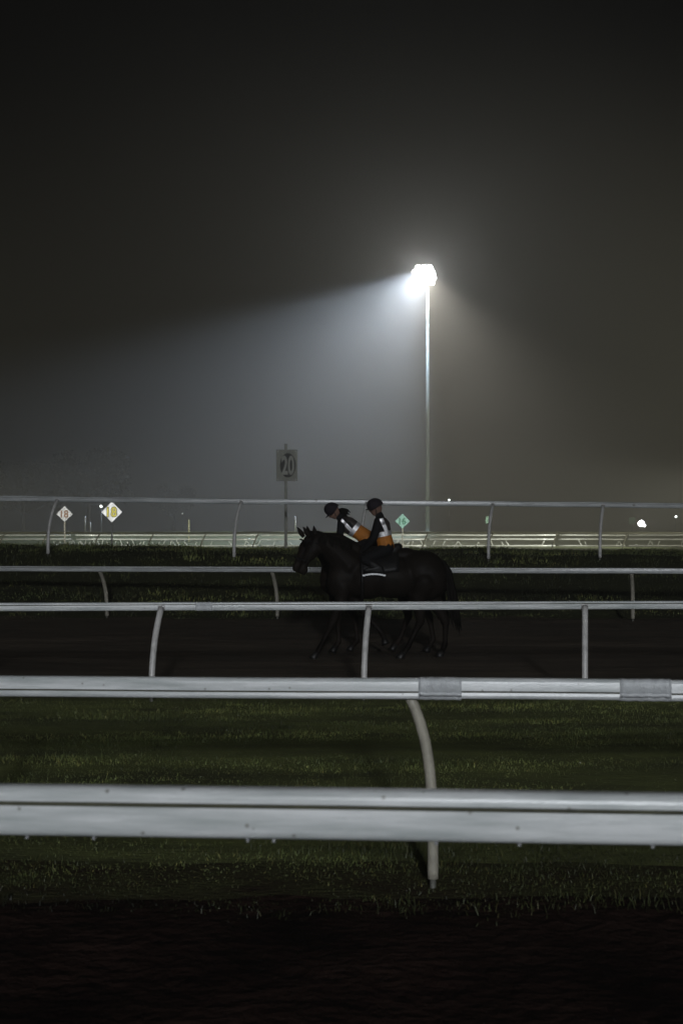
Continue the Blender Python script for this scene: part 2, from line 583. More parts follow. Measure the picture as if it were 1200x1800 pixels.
# far rail on the infield, its unlit side painted in as dark olive
f6 = fence('infield_rail', 'dark olive rail on leaning posts along the infield, just beyond the bank',
           ((-60, 100, 1.81), (60, 100, 1.81)), 0.14, 0.10, 0.3, M['rail_shaded'],
           [px(v, 100) for v in (-400, -290, -180, -80, 10, 85, 177, 271, 363, 455, 548, 640, 752, 866, 979, 1102, 1215, 1330, 1440)], (0.45, 0.3), 1.6, M['rail_shaded'],
           joints=[px(271, 100), px(979, 100)], pr=0.05, wob=0.03)

# far white rails with a row of slanting stays
root = empty('infield_barrier', (0, 121, terrain(0, 121)), 'bright white far barrier of rails and many small slanting stays across the lit infield', 'fence')
prof = rail_profile(0.09, 0.13, 0.3, 0.004)
for zt, y0, x0, x1 in ((1.57, 121, -70, 70), (1.20, 121.4, -70, 70), (0.62, 121.2, -70, 70)):
    cutx = [x0, px(130, 121), px(455, 121), px(752, 121), px(979, 121), px(1102, 121), x1]
    for i in range(len(cutx) - 1):
        n = 6
        path = [Vector((cutx[i] + (0.15 if i else 0) + (cutx[i + 1] - cutx[i] - 0.3) * k / n, y0, zt + 0.02 * random.uniform(-1, 1))) - root.location for k in range(n + 1)]
        bm_link('rail', rail_mesh(path, prof), [M['rail_far'], M['groove']], root, True)
ticks = list(range(96, 182, 6)) + [190, 203, 214, 226, 235, 246, 252, 262, 270, 279, 288, 300, 313, 326, 344, 371, 405, 412, 431, 455, 481, 512, 545, 697, 706, 716, 724, 741, 762, 779, 801, 838, 864, 883, 891, 953, 1019, 1029, 1084, 1090, 1139, 1156, 1197]
for v in ticks:
    bm = bmesh.new()
    ln = random.choice((-0.30, -0.22, 0.2, 0.26, 0.32))
    tube(bm, [(-ln * 0.5, 0, 0), (ln * 0.5, -0.1, random.uniform(0.40, 0.62))], 0.03, 6)
    if random.random() < 0.35:
        tube(bm, [(ln * 0.5 + 0.4, 0.05, 0), (ln * 0.5, -0.02, 0.5)], 0.03, 6)
    o = bm_link('stay', bm, M['rail'], root, True)
    X = px(v, 121.2)
    o.location = Vector((X, 121.25, terrain(X, 121.25))) - root.location

# water drops under the nearest rail (sub-parts of its rail)
rail1 = [c for c in f1.children if c.name.startswith('rail')][0]
dme = bpy.data.meshes.new('water_drop')
bm = bmesh.new()
q = bmesh.ops.create_uvsphere(bm, u_segments=12, v_segments=8, radius=0.0055)
for v in q['verts']:
    if v.co.z > 0:
        v.co.z *= 1.5
        v.co.x *= 1 - v.co.z * 50
        v.co.y *= 1 - v.co.z * 50
bm.to_mesh(dme)
bm.free()
dme.materials.append(M['water'])
dme.polygons.foreach_set('use_smooth', [True] * len(dme.polygons))
a, b = Vector((-3.2, 3.865, 1.25)), Vector((3.2, 3.43, 1.25))
for v in (37, 158, 434, 480, 766, 911, 1140):
    X = px(v, 3.62)
    p = a + (b - a) * ((X - a.x) / (b.x - a.x))
    o = bpy.data.objects.new('water_drop', dme)
    COL.objects.link(o)
    o.parent = rail1
    o.location = Vector((X, p.y - 0.012, 1.25 - 0.135 - 0.005)) - f1.location
sl = [c for c in f2.children if c.name.startswith('sleeve')][0]
bead = bpy.data.meshes.new('water_bead')
bm = bmesh.new()
bmesh.ops.create_uvsphere(bm, u_segments=8, v_segments=6, radius=0.004)
bm.to_mesh(bead)
bm.free()
bead.materials.append(M['water'])
bead.polygons.foreach_set('use_smooth', [True] * len(bead.polygons))
for k in range(14):
    X = px(740 + k * 4.4 + random.uniform(-1.5, 1.5), 7.28)
    a2, b2 = Vector((-6.0, 7.62, 1.15)), Vector((6.0, 6.99, 1.15))
    p = a2 + (b2 - a2) * ((X - a2.x) / (b2.x - a2.x))
    o = bpy.data.objects.new('water_bead', bead)
    COL.objects.link(o)
    o.parent = sl
    o.location = Vector((X, p.y - 0.01, 1.156)) - f2.location

# ------------------------------------------------------------------ grass


def blades(name, n, xr, yr, hmin, hmax, wid, m, clump=1.2, lean=0.6, edge=False):
    x = rng.uniform(xr[0], xr[1], n)
    y = rng.uniform(yr[0], yr[1], n)
    # clumps: pull part of the blades together
    if edge:
        y = np.where(rng.random(n) < 0.5, yr[0] + (yr[1] - yr[0]) * rng.beta(1.3, 3.0, n), y)
    cn = max(4, int(n / 28))
    cx, cyy = rng.uniform(xr[0], xr[1], cn), rng.uniform(yr[0], yr[1], cn)
    ci = rng.integers(0, cn, n)
    pull = rng.random(n) < 0.65
    sg = 0.05 * clump
    x = np.where(pull, cx[ci] + rng.normal(0, sg, n), x)
    y = np.where(pull, cyy[ci] + rng.normal(0, sg, n), y)
    ch = rng.uniform(0.55, 1.25, cn) ** 1.4
    hx = np.array([0.72 + 0.75 * fnoise(a_ * 0.45, b_ * 1.7, 0.9) for a_, b_ in zip(x, y)])
    h = (hmin + (hmax - hmin) * rng.random(n) ** 1.6) * np.clip(hx, 0.18, 1.5) * np.where(pull, ch[ci], 0.8)
    z = np.array([terrain(a_, b_) for a_, b_ in zip(x, y)]) - 0.006
    ang = rng.uniform(0, 2 * math.pi, n)
    la = rng.uniform(0, 2 * math.pi, n)
    ld = rng.uniform(0.1, lean, n) * h
    wx, wy = np.cos(ang) * wid * 0.5, np.sin(ang) * wid * 0.5
    lx, ly = np.cos(la) * ld, np.sin(la) * ld
    V = np.zeros((n, 5, 3), np.float32)
    V[:, 0] = np.stack([x - wx, y - wy, z], 1)
    V[:, 1] = np.stack([x + wx, y + wy, z], 1)
    V[:, 2] = np.stack([x - wx * .7 + lx * .35, y - wy * .7 + ly * .35, z + h * .6], 1)
    V[:, 3] = np.stack([x + wx * .7 + lx * .35, y + wy * .7 + ly * .35, z + h * .6], 1)
    V[:, 4] = np.stack([x + lx, y + ly, z + h * (1 - 0.25 * (ld / h))], 1)
    base = (np.arange(n) * 5)[:, None]
    loops = (base + np.array([[0, 1, 3, 2, 2, 3, 4]])).astype(np.int32).ravel()
    me = bpy.data.meshes.new(name)
    me.vertices.add(n * 5)
    me.vertices.foreach_set('co', V.ravel())
    me.loops.add(len(loops))
    me.loops.foreach_set('vertex_index', loops)
    me.polygons.add(n * 2)
    st = (np.arange(n)[:, None] * 7 + np.array([[0, 4]])).astype(np.int32).ravel()
    me.polygons.foreach_set('loop_start', st)
    me.update(calc_edges=True)
    t = me.color_attributes.new('tint', 'FLOAT_COLOR', 'POINT')
    pn = np.array([fnoise(a_ * 0.5 + 31, b_ * 2.2, 0.8) + 0.5 * fnoise(a_ * 1.6 + 7, b_ * 3.0, 1.3) for a_, b_ in zip(x, y)])
    br = rng.uniform(0.5, 1.35, n) * np.clip(0.85 + 1.5 * pn, 0.3, 1.8) * np.clip(0.25 + (y - 7.0) * 0.45, 0.25, 1.0)  # last factor darkens blades near the front rail: its shade put into the tint
    dry = rng.random(n) < 0.14
    c = np.stack([br * np.where(dry, 1.5, 1.0), br * np.where(dry, 1.15, 1.0), br * np.where(dry, 1.1, 1.0), np.ones(n)], 1)
    t.data.foreach_set('color', np.repeat(c, 5, 0).astype(np.float32).ravel())
    me.validate()
    o = link(name, me, m)
    o['kind'] = 'stuff'
    return o


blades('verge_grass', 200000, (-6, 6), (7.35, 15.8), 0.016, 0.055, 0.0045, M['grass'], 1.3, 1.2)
blades('edge_grass', 20000, (-3.6, 3.6), (6.9, 8.8), 0.012, 0.075, 0.0045, M['grass'], 1.6, 1.1, edge=True)
blades('bank_grass', 60000, (-15, 15), (30.3, 37.6), 0.03, 0.14, 0.016, M['grass'], 2.5, 0.7)
blades('track_edge_grass', 5000, (-15, 15), (29.9, 30.5), 0.02, 0.07, 0.014, M['grass'], 2.0, 0.7)

# dew beads caught in the grass
bm = bmesh.new()
for k in range(420):
    y = 7.15 + 8.2 * random.random() ** 1.3
    x = random.uniform(-4.5, 4.5)
    q = bmesh.ops.create_icosphere(bm, subdivisions=1, radius=random.uniform(0.0018, 0.0042) * (y / 9))
    bmesh.ops.translate(bm, vec=(x, y, terrain(x, y) + random.uniform(0.03, 0.09)), verts=q['verts'])
o = bm_link('dew', bm, M['dew'], None, True)
o['kind'] = 'stuff'

# ------------------------------------------------------------------ number boards


def text_mesh(s, size, offset=0.0, sx=1.0, depth=0.002):
    cu = bpy.data.curves.new('n', 'FONT')
    cu.body = s
    cu.size = size
    cu.align_x = 'CENTER'
    cu.align_y = 'CENTER'
    cu.offset = offset
    cu.extrude = depth
    cu.resolution_u = 4
    o = bpy.data.objects.new('n', cu)
    COL.objects.link(o)
    dg = bpy.context.evaluated_depsgraph_get()
    dg.update()
    me = bpy.data.meshes.new_from_object(o.evaluated_get(dg))
    bpy.data.objects.remove(o)
    xs = [v.co.x for v in me.vertices]
    ys = [v.co.y for v in me.vertices]
    ox, oy = (min(xs) + max(xs)) / 2, (min(ys) + max(ys)) / 2
    me.transform(Matrix.Rotation(R(90), 4, 'X') @ Matrix.Diagonal((sx, 1, 1, 1)) @ Matrix.Translation((-ox, -oy, 0)))
    return me


def diamond(label, X, Y, zc, half, num, board_m, num_m, outline_m=None, post_m=None, turn=0):
    gz = terrain(X, Y)
    root = empty('number_board', (X, Y, gz), label, 'sign', 'diamond number boards', R(turn))
    hh = zc - gz
    bm = bmesh.new()
    plate(bm, [(0, hh + half), (-half, hh), (0, hh - half), (half, hh)], -0.03, 0.0)
    bm_link('board', bm, board_m, root)
    bm = bmesh.new()
    tube(bm, [(0, 0.045, -0.1), (0, 0.045, hh + half * 0.6)], 0.04, 10)
    bm_link('post', bm, post_m or M['post_white'], root, True)
    s = half * 1.3
    if outline_m:
        o = link('numeral_outline', text_mesh(num, s, 0.05 * s, 0.9), outline_m, root, False)
        o.location = (0, -0.034, hh)
        o = link('numeral', text_mesh(num, s, -0.002 * s, 0.9), num_m, root, False)
        o.location = (0, -0.040, hh)
    else:
        o = link('numeral', text_mesh(num, s, 0.012 * s, 0.9), num_m, root, False)
        o.location = (0, -0.036, hh)
    return root


def zpx(y, Y):
    return CAM_Z - (y - 932) * Y / 2400


diamond('white diamond board with a yellow number 18, brightest board left of the horses', px(197, 62), 62, zpx(900, 62), 18 * 62 / 2400, '18', M['board'], M['num_yellow'], M['num_olive'], turn=8)
diamond('smaller white diamond board with an orange number 18, by the left rail post', px(114, 84), 84, zpx(903.5, 84), 14 * 84 / 2400, '18', M['board'], M['num_orange'], turn=9)
diamond('mint diamond board with a green number 16, right of the upright rider', px(707, 96), 96, zpx(916, 96), 13 * 96 / 2400, '16', M['board_teal'], M['num_green'])

Y = 36.4
X = px(504, Y)
gz = terrain(X, Y)
root = empty('distance_board', (X, Y, gz), 'tall rectangular board with a pale 20 in a black oval, behind the bank rail', 'sign')
zc = zpx(818, Y) - gz
hw, hh = 18.5 * Y / 2400, 27.5 * Y / 2400
bm = bmesh.new()
box(bm, (0, 0, zc), (2 * hw, 0.03, 2 * hh), 0.004)
bm_link('board', bm, M['board_grey'], root)
bm = bmesh.new()
box(bm, (-0.03, 0.058, (zpx(780, Y) - gz) / 2 - 0.05), (0.075, 0.08, zpx(780, Y) - gz + 0.1), 0.006)
bm_link('post', bm, M['board_grey'], root)
bm = bmesh.new()
plate(bm, [(0.028 + 0.21 * math.cos(k * math.pi / 20), zc + 0.325 * math.sin(k * math.pi / 20)) for k in range(40)], -0.020, -0.0155)
bm_link('oval', bm, M['oval'], root)
o = link('numeral', text_mesh('20', 0.68, 0.02, 0.5), M['num_pale'], root, False)
o.location = (0.03, -0.024, zc)
for sx_, sz_ in ((-1, 1), (1, 1), (-1, -1), (1, -1)):
    bm = bmesh.new()
    tube(bm, [(sx_ * hw * 0.85, -0.020, zc + sz_ * hh * 0.9), (sx_ * hw * 0.85, -0.0155, zc + sz_ * hh * 0.9)], 0.012, 8)
    bm_link('bolt', bm, M['steel'], root)


def small_board(label, x, y, w_, h_, Yd, m, num=None):
    Xd = px(x, Yd)
    g = terrain(Xd, Yd)
    r = empty('marker_board', (Xd, Yd, g), label, 'sign', 'small mint boards on the infield')
    z = zpx(y, Yd) - g
    bm = bmesh.new()
    box(bm, (0, 0, z), (w_ * Yd / 2400, 0.03, h_ * Yd / 2400), 0.004)
    bm_link('board', bm, m, r)
    bm = bmesh.new()
    tube(bm, [(0, 0.05, -0.1), (0, 0.05, z + 0.2)], 0.045, 8)
    bm_link('post', bm, M['rail_shaded'], r, True)
    return r


small_board('small pale mint board on a thin post, right of the light mast', 857, 914, 8, 12, 148, M['board_teal'])
small_board('faint square mint board just left of the brightest far lamp', 1110, 915, 11, 11, 165, M['board_teal'])


def marker(label, x, y0, Yd, m, r=0.05):
    Xd = px(x, Yd)
    g = terrain(Xd, Yd)
    rt = empty('marker_post', (Xd, Yd, g), label, 'post', 'thin marker posts on the infield')
    bm = bmesh.new()
    h = zpx(y0, Yd) - g
    tube(bm, [(0, 0, -0.1), (0, 0, h * 0.96), (0, 0, h)], [r, r, r * 0.5], 8)
    bm_link('stake', bm, m, rt, True)
    return rt


marker('pale yellow marker post between the yellow 18 board and the 20 board', 332, 913, 130, M['pale_post'], 0.06)
marker('taller of two faint grey posts between the two 18 boards', 150, 907, 150, M['steel'], 0.09)
marker('shorter of two faint grey posts between the two 18 boards', 159, 917, 150, M['steel'], 0.09)
marker('faint thin white post right of the 20 board, left of the horse ears', 519, 908, 150, M['post_white'], 0.07)

# ------------------------------------------------------------------ floodlight mast
gz = terrain(LAMP.x + 0.35, 150)
mast = empty('floodlight_mast', (LAMP.x + 0.42, 150.4, gz), 'tall slim light mast with blazing lamps in the mist', 'light mast')
H = LAMP.z - gz
bm = bmesh.new()
tube(bm, [(0, 0, -0.2), (0, 0, H * 0.5), (0, 0, H + 0.3)], [0.23, 0.19, 0.13], 14)
bm_link('pole', bm, M['pole'], mast, True)
bm = bmesh.new()
box(bm, (0, 0, 0.06), (0.9, 0.9, 0.12), 0.02)
bm_link('base_plate', bm, M['pole'], mast)
bm = bmesh.new()
for zz in (-0.80, -0.28, 0.24, 0.76):
    box(bm, (-0.35, 0.0, H + zz), (2.1, 0.12, 0.12), 0.02)
box(bm, (0, 0.0, H), (0.2, 0.2, 1.9), 0.02)
bm_link('crossarm', bm, M['steel'], mast)
aim = Vector((-0.40, -0.72, -0.57)).normalized()
rotm = aim.to_track_quat('-Z', 'Y').to_matrix().to_4x4()
for row in range(4):
    nl = (3, 4, 4, 3)[row]
    for k in range(nl):
        c = Vector((-0.35 + (k - (nl - 1) / 2) * 0.62 + (0.10, 0.0, -0.12, -0.05)[row], -0.42, H - 0.80 + row * 0.52))
        bm = bmesh.new()
        q = bmesh.ops.create_cone(bm, cap_ends=True, segments=18, radius1=0.36, radius2=0.16, depth=0.4)
        bmesh.ops.translate(bm, vec=(0, 0, 0.2), verts=q['verts'])
        box(bm, (0, 0, 0.46), (0.2, 0.26, 0.16), 0.02)
        o = bm_link('luminaire', bm, M['steel'], mast, True)
        o.matrix_local = Matrix.Translation(c) @ rotm
        bm = bmesh.new()
        q = bmesh.ops.create_cone(bm, cap_ends=True, segments=18, radius1=0.33, radius2=0.38, depth=0.05)
        bmesh.ops.translate(bm, vec=(0, 0, -0.03), verts=q['verts'])
        bm_link('lens', bm, M['lens'], o, True)


def far_lamp(label, x, y, Yd, r, m, heads=1, name='yard_lamp'):
    Xd = px(x, Yd)
    g = terrain(Xd, Yd)
    rt = empty(name, (Xd, Yd, g), label, 'lamp', 'far lamps in the mist')
    h = zpx(y, Yd) - g
    bm = bmesh.new()
    tube(bm, [(0, 0.2, -0.1), (0, 0.2, h + r)], 0.05, 8)
    bm_link('post', bm, M['steel'], rt, True)
    for k in range(heads):
        hx = (k - (heads - 1) / 2) * r * 1.7
        bm = bmesh.new()
        tube(bm, [(hx, 0.0, h), (hx, 0.16, h), (hx, 0.26, h)], [r * 0.98, r * 0.9, r * 0.4], 14)
        hd = bm_link('housing', bm, M['steel'], rt)
        bm = bmesh.new()
        q = bmesh.ops.create_uvsphere(bm, u_segments=14, v_segments=8, radius=r)
        bmesh.ops.scale(bm, vec=(1, 0.5, 1), verts=q['verts'])
        bmesh.ops.translate(bm, vec=(hx, -0.02, h), verts=q['verts'])
        bm_link('bulb', bm, m, hd, True)
    return rt


bl = far_lamp('blazing low white lamp beyond the rails near the right edge', 1126, 920, 170, 0.40, M['lens'], 1)
hd = [c for c in bl.children if c.name.startswith('housing')][0]
bm = bmesh.new()
q = bmesh.ops.create_uvsphere(bm, u_segments=12, v_segments=8, radius=0.17)
bmesh.ops.translate(bm, vec=(0.40, -0.05, zpx(923.5, 170) - bl.location.z), verts=q['verts'])
bm_link('bulb', bm, M['lens'], hd, True)
far_lamp('small white lamp dot at the far right edge of the view', 1187, 908, 190, 0.16, M['lamp_dot'])
far_lamp('tiny white lamp just right of the light mast, touching the bank rail', 789, 879, 190, 0.15, M['lamp_dot'])
far_lamp('small round lamp glowing just left of the yellow 18 board', 178, 890, 170, 0.17, M['lamp_dot'])
far_lamp('faint far lamp above the pale yellow marker post', 321, 903, 200, 0.11, M['lamp_faint'])

# ------------------------------------------------------------------ trees in the mist


def tree(label, X, Y, h, cw, seed):
    rs = random.Random(seed)
    g = terrain(X, Y)
    root = empty('broadleaf_tree', (X, Y, g), label, 'tree', 'trees in the mist')
    bm = bmesh.new()
    tube(bm, [(0, 0, -0.2), (0.1, 0, h * 0.25), (0.0, 0.1, h * 0.55), (0.2, 0, h * 0.85)], [0.35, 0.28, 0.18, 0.05], 10)
    tips = []
    for k in range(9):
        a = k * 2.4 + rs.random()
        z0 = h * rs.uniform(0.22, 0.6)
        L = cw * rs.uniform(0.3, 0.55)
        e = Vector((math.cos(a) * L, math.sin(a) * L, z0 + h * rs.uniform(0.1, 0.3)))
        tube(bm, [(0.05, 0.03, z0), Vector((e.x * .5, e.y * .5, z0 + (e.z - z0) * .35)), e], [0.12, 0.08, 0.03], 6)
        tips.append(e)
    bm_link('trunk', bm, M['bark'], root, True)
    cs = [(t, rs.uniform(0.14, 0.24) * cw) for t in tips] + [(Vector((rs.uniform(-.3, .3) * cw, rs.uniform(-.3, .3) * cw, h * rs.uniform(.5, .9))), rs.uniform(0.12, 0.2) * cw) for k in range(9)]
    n = 5200
    r2 = np.random.default_rng(seed)
    ci = r2.integers(0, len(cs), n)
    C = np.array([tuple(c[0]) for c in cs])[ci]
    rad = np.array([c[1] for c in cs])[ci]
    d = r2.normal(0, 1, (n, 3))
    d /= np.linalg.norm(d, axis=1)[:, None]
    P = C + d * (rad * r2.random(n) ** 0.45)[:, None] * np.array([1, 1, 0.8])
    P[:, 2] = np.minimum(P[:, 2], h * 1.02)
    u = r2.normal(0, 1, (n, 3))
    u /= np.linalg.norm(u, axis=1)[:, None]
    v = np.cross(u, r2.normal(0, 1, (n, 3)))
    v /= np.linalg.norm(v, axis=1)[:, None]
    s = r2.uniform(0.12, 0.26, n)[:, None] * cw / 8
    V = np.stack([P - u * s, P + v * s * .55, P + u * s, P - v * s * .55], 1).reshape(-1, 3)
    me = bpy.data.meshes.new('crown')
    me.from_pydata(V.tolist(), [], (np.arange(n * 4).reshape(n, 4)).tolist())
    t = me.color_attributes.new('tint', 'FLOAT_COLOR', 'POINT')
    b_ = r2.uniform(0.6, 1.3, n)
    t.data.foreach_set('color', np.repeat(np.stack([b_, b_, b_, np.ones(n)], 1), 4, 0).astype(np.float32).ravel())
    o = link('crown', me, M['leaf'], root, False)
    o['kind'] = 'stuff'
    return root


tree('lower of the two shadowy trees in the mist, at the left edge', px(40, 190), 190, 10.0, 9, 3)
tree('taller shadowy tree in the mist above the orange 18 board', px(155, 192), 192, 12.6, 10, 5)
tree('faint low tree in the mist above the small lamp and pale marker post', px(305, 250), 250, 9.0, 7.5, 9)

# ------------------------------------------------------------------ horses
HS = 116.5


def horse(name, label, loc, legs, head_dx, coat, rs):
    """local frame: x to the right (tail), horse faces -x, y away from the camera, z up."""
    root = empty('horse', loc, label, 'horse', 'horses walking on the track')
    P = lambda x, y, dy=0.0: Vector(((x - 665) / HS, dy, (1158 - y) / HS))
    h = head_dx
    it = [
        ('e', P(741, 1005), (0.36, 0.29, 0.33)),
        ('e', P(752, 1016, -0.10), (0.28, 0.19, 0.32)), ('e', P(752, 1016, 0.10), (0.28, 0.19, 0.32)),
        ('e', P(690, 1014), (0.48, 0.30, 0.325)),
        ('e', P(645, 1014), (0.40, 0.29, 0.34)),
        ('e', P(607, 1013), (0.27, 0.25, 0.33)),
        ('e', P(598, 1018, -0.12), (0.20, 0.13, 0.28), R(15)), ('e', P(598, 1018, 0.12), (0.20, 0.13, 0.28), R(15)),
        ('c', P(640, 985), 0.13, P(622, 968), 0.07),
        ('c', P(640, 975), 0.07, P(715, 975), 0.11),
        ('c', P(614, 996), 0.27, P(590, 969), 0.205),
        ('c', P(590, 969), 0.205, P(566 + h * .6, 950, -0.02), 0.128),
        ('c', P(624, 964), 0.10, P(595, 948), 0.098), ('c', P(595, 948), 0.098, P(562 + h, 943, -0.02), 0.068),
        ('c', P(558 + h, 948, -0.03), 0.095, P(546 + h, 966, -0.05), 0.10),
        ('c', P(554 + h, 966, -0.05), 0.095, P(545 + h, 978, -0.06), 0.075),
        ('c', P(547 + h, 961, -0.05), 0.085, P(533 + h, 998, -0.09), 0.058),
        ('c', P(533 + h, 996, -0.09), 0.06, P(529 + h, 1003, -0.095), 0.052),
        ('c', P(537 + h, 1002, -0.09), 0.045, P(534 + h, 1008, -0.095), 0.032),
    ]
    for (front, side, j) in legs:
        dy = -0.145 * side
        a, b, c, d = [P(*q, dy) for q in j[:4]]
        if front:
            it += [('c', P(j[0][0] + 2, j[0][1] - 16, dy * 0.95), 0.13, a, 0.088), ('c', a, 0.095, b, 0.062), ('c', b, 0.064, b + (c - b) * 0.3, 0.045),
                   ('c', b + (c - b) * 0.3, 0.043, c, 0.043), ('c', c, 0.050, d, 0.042)]
        else:
            it += [('c', P(j[0][0] + 12, j[0][1] - 22, dy), 0.2, a, 0.125), ('c', a, 0.135, b, 0.066), ('c', b, 0.07, b + (c - b) * 0.3, 0.050),
                   ('c', b + (c - b) * 0.3, 0.048, c, 0.045), ('c', c, 0.052, d, 0.044)]
    body = link('body', hull_blobs(it, 0.02, 8), coat, root)
    for (front, side, j) in legs:
        dy = -0.145 * side
        c, d, e = [P(*q, dy) for q in j[2:5]]
        bm = bmesh.new()
        ax = (e - d)
        toe = Vector((-0.05, 0, 0))
        tube(bm, [d + Vector((0, 0, 0.01)), d + (e - d) * 0.6 + toe * 0.5, e + toe * 0.6], [0.044, 0.058, 0.068], 12)
        bm_link('hoof', bm, M['hoof'], root, True)
    # ears
    for sx_, ex, ey, sd in ((0, 533 + h, 926, -0.13), (1, 551 + h, 924, 0.06)):
        bx = 545 + h if sx_ == 0 else 555 + h
        p0, p1 = P(bx, 944, sd * 0.5 - 0.03), P(ex, ey, sd - 0.02)
        bm = bmesh.new()
        tube(bm, [p0, p0 + (p1 - p0) * .35, p0 + (p1 - p0) * .7, p1], [0.032, 0.042, 0.026, 0.004], 10)
        bm_link('ear', bm, coat, root, True)
    # tail: a bundle of hair strands, thick at the dock
    bm = bmesh.new()
    for k in range(46):
        o1, o2, o3 = [rs.gauss(0, 1) for _ in range(3)]
        tube(bm, [P(778 + o1, 985, 0.02 * o2), P(789 + 2 * o1, 1005, 0.03 * o2), P(797 + 3.2 * o1, 1050, 0.04 * o2), P(803 + 3.6 * o1, 1088 + 3 * o3, 0.04 * o2), P(806 + 3.4 * o1, 1102 + 7 * o3, 0.03 * o2)],
             [0.012, 0.02, 0.02, 0.013, 0.003], 5)
    bm_link('tail', bm, M['hair'], root, True)
    # mane
    bm = bmesh.new()
    for k in range(60):
        t = rs.random()
        x0 = 618 + (558 + h - 618) * t
        y0 = 951 + (934 - 951) * t
        l = rs.uniform(12, 22)
        dyn = -0.03
        tube(bm, [P(x0, y0, dyn), P(x0 + 2, y0 + l * .4, -0.12 - 0.05 * (1 - t)), P(x0 + rs.uniform(0, 5), y0 + l, -0.16 - 0.06 * (1 - t))], [0.016, 0.018, 0.004], 5)
    bm_link('mane', bm, M['hair'], root, True)
    for sd in (-0.145, 0.045):
        bm = bmesh.new()
        q = bmesh.ops.create_uvsphere(bm, u_segments=10, v_segments=8, radius=0.022)
        bmesh.ops.translate(bm, vec=P(547 + h, 960, sd), verts=q['verts'])
        bm_link('eye', bm, M['eye'], root, True)
    # bridle
    bm = bmesh.new()

    def hoop(c, n, ru, rv):
        c, n = Vector(c), Vector(n).normalized()
        u = Vector((0, 1, 0))
        v = n.cross(u).normalized()
        tube(bm, [c + u * math.cos(a_ * math.pi / 10) * ru + v * math.sin(a_ * math.pi / 10) * rv for a_ in range(21)], 0.011, 6, False)
    dirn = P(528 + h, 1000, -0.09) - P(552 + h, 955, -0.04)
    hoop(P(535 + h, 985, -0.077), dirn, 0.075, 0.085)
    hoop(P(552 + h, 953, -0.04), P(530, 985) - P(552, 953) + Vector((0.15, 0, 0.15)), 0.105, 0.125)
    tube(bm, [P(552 + h, 948, -0.14), P(545 + h, 970, -0.155), P(536 + h, 990, -0.15)], 0.011, 6)
    bm_link('bridle', bm, M['leather'], root, True)
    # saddle, cloth, girth
    for nm, mm, x0, x1, top, rr, dn in (('saddle_cloth', M['leather'], 632, 700, 967, 0.325, 0.36), ):
        bm = bmesh.new()
        rows = []
        for i in range(9):
            xx = x0 + (x1 - x0) * i / 8
            row = []
            for k in range(17):
                a_ = R(-78 + 156 * k / 16)
                row.append(bm.verts.new(P(xx, 1014, 0) + Vector((0, math.sin(a_) * (rr + 0.0), math.cos(a_) * 0.375 + 0.012 * math.sin(i)))))
            rows.append(row)
        for i in range(8):
            for k in range(16):
                bm.faces.new((rows[i][k], rows[i][k + 1], rows[i + 1][k + 1], rows[i + 1][k]))
        bmesh.ops.recalc_face_normals(bm, faces=bm.faces)
        bmesh.ops.solidify(bm, geom=bm.faces[:], thickness=0.012)
        bm_link(nm, bm, mm, root, True)
    sad = link('saddle', hull_blobs([('c', P(640, 966), 0.07, P(660, 970), 0.09), ('c', P(660, 970), 0.09, P(690, 968), 0.10), ('c', P(690, 968), 0.10, P(700, 962), 0.07),
                                     ('c', P(650, 972, -.12), 0.09, P(655, 995, -.27), 0.07), ('c', P(650, 972, .12), 0.09, P(655, 995, .27), 0.07)], 0.02, 4), M['leather'], root)
    bm = bmesh.new()
    pts = []
    for k in range(25):
        a_ = 2 * math.pi * k / 24
        pts.append(P(636, 1014, 0) + Vector((0, math.sin(a_) * 0.315, math.cos(a_) * 0.372)))
    tube(bm, pts, 0.024, 8, False)
    bm_link('girth', bm, M['leather'], root, True)
    return root


near_legs = [
    (True, 1, ((601, 1050), (582, 1098), (563, 1136), (557, 1146), (554, 1157))),
    (True, -1, ((620, 1050), (646, 1084), (670, 1112), (676, 1124), (682, 1134))),
    (False, 1, ((732, 1046), (738, 1090), (716, 1135), (709, 1146), (704, 1157))),
    (False, -1, ((757, 1046), (784, 1092), (783, 1133), (778, 1146), (776, 1157))),
]
far_legs = [
    (True, 1, ((602, 1050), (608, 1098), (610, 1136), (604, 1147), (602, 1157))),
    (True, -1, ((618, 1050), (640, 1096), (644, 1138), (636, 1148), (634, 1157))),
    (False, 1, ((745, 1046), (776, 1090), (784, 1132), (777, 1146), (774, 1157))),
    (False, -1, ((730, 1046), (740, 1092), (724, 1134), (716, 1146), (712, 1157))),
]
NY, FY = 20.6, 21.75
horse('horse', 'dark horse on the near side, walking left under the upright rider', (px(665, NY), NY, 0.0), near_legs, 0, M['horse'], random.Random(1))
horse('horse', 'dark horse on the far side, its head a nose ahead, under the crouching rider', (px(647.5, FY), FY, 0.0), far_legs, 0, M['horse_bay'], random.Random(2))

# ------------------------------------------------------------------ riders


